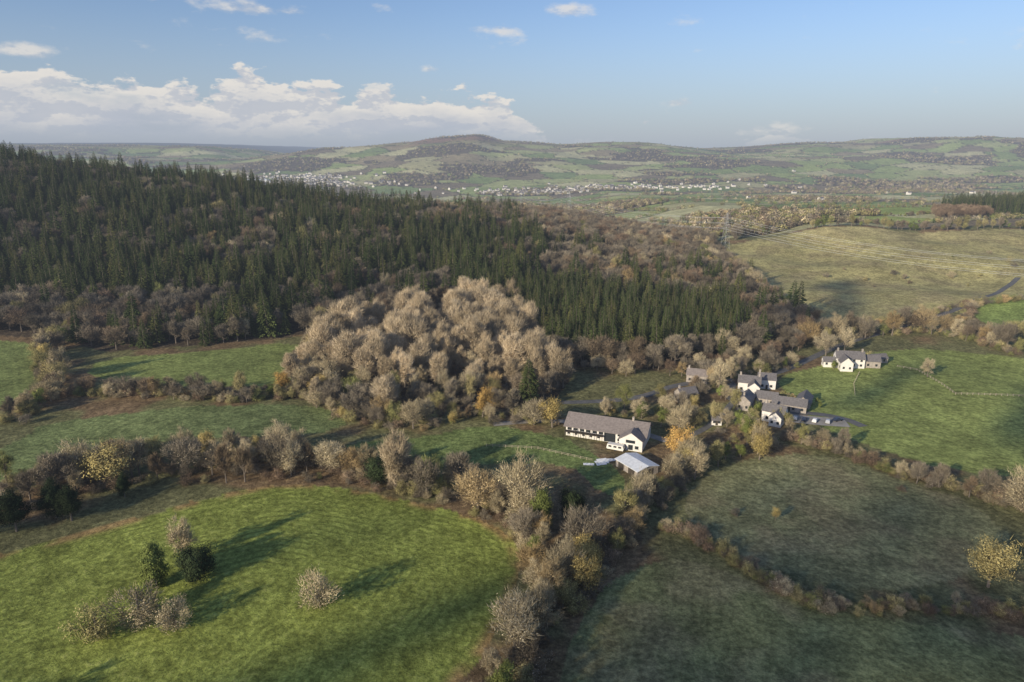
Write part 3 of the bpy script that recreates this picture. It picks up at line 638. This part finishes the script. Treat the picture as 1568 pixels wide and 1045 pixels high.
# ------------------------------------------------------------------ unseen clouds added behind the viewpoint, shaped to cast soft shade bands
def shade_cloudmat(name,lo,hi):
    cm=bpy.data.materials.new(name);cm.use_nodes=True;nt=cm.node_tree;b=nt.nodes['Principled BSDF'];b.inputs['Base Color'].default_value=(.85,.85,.87,1);b.inputs['Roughness'].default_value=1
    tr=N(nt,'ShaderNodeBsdfTransparent');mx=N(nt,'ShaderNodeMixShader');tc=N(nt,'ShaderNodeTexCoord');n_=NOISE(nt,tc.outputs['Object'],.08,4,.6);link(nt,MR(nt,n_,.35,.65,lo,hi),mx.inputs[0]);link(nt,tr.outputs[0],mx.inputs[1]);link(nt,b.outputs[0],mx.inputs[2]);link(nt,mx.outputs[0],nt.nodes['Material Output'].inputs['Surface']);return cm
cmA=shade_cloudmat('shade_cloud_vapour',.3,.75);cmB=shade_cloudmat('thin_shade_cloud_vapour',.06,.24)
def add_shade_cloud(P,rad,sp,mat=cmA,alt=480):
    t=alt/ts.z;bm=bmesh.new()
    for (x1,y1),(x2,y2) in zip(P[:-1],P[1:]):
        n=max(1,int(math.hypot(x2-x1,y2-y1)/sp))
        for i in range(n):
            cx=x1+(x2-x1)*i/n+rng.normal()*rad*.35;cy=y1+(y2-y1)*i/n+rng.normal()*rad*.35;rd=rad*rng.uniform(.6,1.3)
            res=bmesh.ops.create_icosphere(bm,subdivisions=2,radius=1)
            for v in res['verts']:
                k=rd*(1+.25*math.sin(v.co.x*5+i)*math.sin(v.co.y*6+i*2));v.co=Vector((v.co.x*k+cx+ts.x*t,v.co.y*k+cy+ts.y*t,v.co.z*k*(.35 if v.co.z>0 else .12)+ts.z*t))
    me=bpy.data.meshes.new('unseen_shade_cloud');bm.to_mesh(me);bm.free();me.materials.append(mat);SC.collection.objects.link(bpy.data.objects.new('unseen_shade_cloud',me))
add_shade_cloud([(-105,84),(-65,112),(-25,138),(10,165)],7,6);add_shade_cloud([(-78,166),(-50,182),(-20,200)],5,7,cmB)
add_shade_cloud([(-220,86),(-100,90),(0,102),(60,92),(200,100)],15,12)
add_shade_cloud([(30,140),(80,165),(150,185)],24,11,cmB);add_shade_cloud([(60,195),(110,215),(150,235)],14,12,cmB);add_shade_cloud([(20,110),(90,125),(190,140)],22,12,cmB);add_shade_cloud([(-200,150),(-150,190),(-90,225)],12,11,cmB);add_shade_cloud([(200,250),(260,320)],9,13);add_shade_cloud([(150,290),(220,350)],6,12);add_shade_cloud([(-420,440),(-250,450),(-120,480),(-20,560)],30,30,cmB)
add_shade_cloud([(200,440),(250,500),(290,600)],14,18)
# ------------------------------------------------------------------ camera, sun, sky
cam=bpy.data.cameras.new('camera');cam.lens=24;cam.clip_end=40000;cam.clip_start=.5;co=bpy.data.objects.new('camera',cam);co.location=(0,0,110);co.rotation_euler=(math.radians(90-15.4),0,0)
SC.collection.objects.link(co);SC.camera=co
su=bpy.data.lights.new('sun','SUN');su.energy=5;su.angle=math.radians(.5);su.color=(1,.88,.68);so=bpy.data.objects.new('sun',su);so.rotation_euler=ts.to_track_quat('Z','Y').to_euler();SC.collection.objects.link(so)
w=bpy.data.worlds.new('World');SC.world=w;w.use_nodes=True;nt=w.node_tree;bg=nt.nodes['Background'];bg.inputs[1].default_value=.125
sk=N(nt,'ShaderNodeTexSky',sky_type='NISHITA');sk.sun_disc=False;sk.sun_elevation=EL;sk.sun_rotation=AZ;sk.altitude=100;sk.air_density=1;sk.dust_density=1;sk.ozone_density=2.2
tc=N(nt,'ShaderNodeTexCoord');sx=N(nt,'ShaderNodeSeparateXYZ');link(nt,tc.outputs['Generated'],sx.inputs[0])
hor=M(nt,'SQRT',M(nt,'ADD',M(nt,'MULTIPLY',sx.outputs[0],sx.outputs[0]),M(nt,'MULTIPLY',sx.outputs[1],sx.outputs[1])))
el=M(nt,'DIVIDE',sx.outputs[2],M(nt,'MAXIMUM',hor,.01));az=M(nt,'ARCTAN2',sx.outputs[0],sx.outputs[1])
def cvec(dz,ka=7,ke=15,zz=3.3):
    cv=N(nt,'ShaderNodeCombineXYZ');link(nt,M(nt,'MULTIPLY',az,ka),cv.inputs[0]);link(nt,M(nt,'MULTIPLY',M(nt,'ADD',el,dz),ke),cv.inputs[1]);cv.inputs[2].default_value=zz;return cv.outputs[0]
nA=NOISE(nt,cvec(0),1.7,9,.58);nB=NOISE(nt,cvec(.009),1.7,6,.58);nC=NOISE(nt,cvec(0,7,22,8.1),1.1,6,.55)
def gau(v,c,wd): 
    t=M(nt,'DIVIDE',M(nt,'SUBTRACT',v,c),wd);return M(nt,'EXPONENT',M(nt,'MULTIPLY',M(nt,'MULTIPLY',t,t),-1))
top=M(nt,'ADD',M(nt,'ADD',.090,MR(nt,az,-.35,-.1,0,-.010)),MR(nt,az,-.03,.06,0,-.064))
dd=M(nt,'SUBTRACT',M(nt,'ADD',top,M(nt,'MULTIPLY',M(nt,'SUBTRACT',nA,.5),.17)),el)
bankc=M(nt,'MULTIPLY',MR(nt,dd,0,.009),MR(nt,el,.008,.040,.15,1))
bankc=M(nt,'MULTIPLY',bankc,MR(nt,nC,.30,.46,.62,1))
bias=0
for a_,e_,ra,re,s_ in[(.075,.185,.035,.012,.30),(-.021,.160,.05,.009,.22),(-.21,.147,.05,.010,.24),(-.111,.110,.020,.008,.26),(-.59,.112,.045,.010,.28),(-.324,.175,.06,.008,.20),(-.45,.185,.07,.008,.20),(.223,.065,.03,.007,.22),(.418,.030,.07,.013,.26),(.314,.03,.03,.009,.22)]:
    bias=M(nt,'ADD',M(nt,'MULTIPLY',M(nt,'MULTIPLY',gau(az,a_,ra),gau(el,e_,re)),s_),bias)
small=M(nt,'MULTIPLY',MR(nt,M(nt,'ADD',nA,bias),.62,.84),.8)
cA=M(nt,'MAXIMUM',bankc,small)
shd=MR(nt,M(nt,'SUBTRACT',nA,nB),-.05,.035)
low=MR(nt,M(nt,'ADD',el,M(nt,'MULTIPLY',M(nt,'SUBTRACT',nC,.5),.12)),.005,.055)
edge=MR(nt,dd,.075,.005,.35,1)
br=M(nt,'MULTIPLY',MR(nt,shd,0,1,.30,1,False),M(nt,'MULTIPLY',low,edge))
cc=MIX(nt,M(nt,'MAXIMUM',br,M(nt,'MULTIPLY',small,.8)),(3.5,3.85,4.55),(6.3,6.0,5.6))
skc=MIX(nt,1.0,sk.outputs[0],(.96,.97,1.12),'MULTIPLY')
hzv=MR(nt,el,.20,-.01);skh=MIX(nt,M(nt,'MULTIPLY',hzv,.75),skc,(3.1,3.6,4.5))
fin=MIX(nt,M(nt,'MULTIPLY',cA,.93),skh,cc);link(nt,fin,bg.inputs[0])
SC.view_settings.view_transform='Standard';SC.view_settings.look='None';SC.view_settings.exposure=0
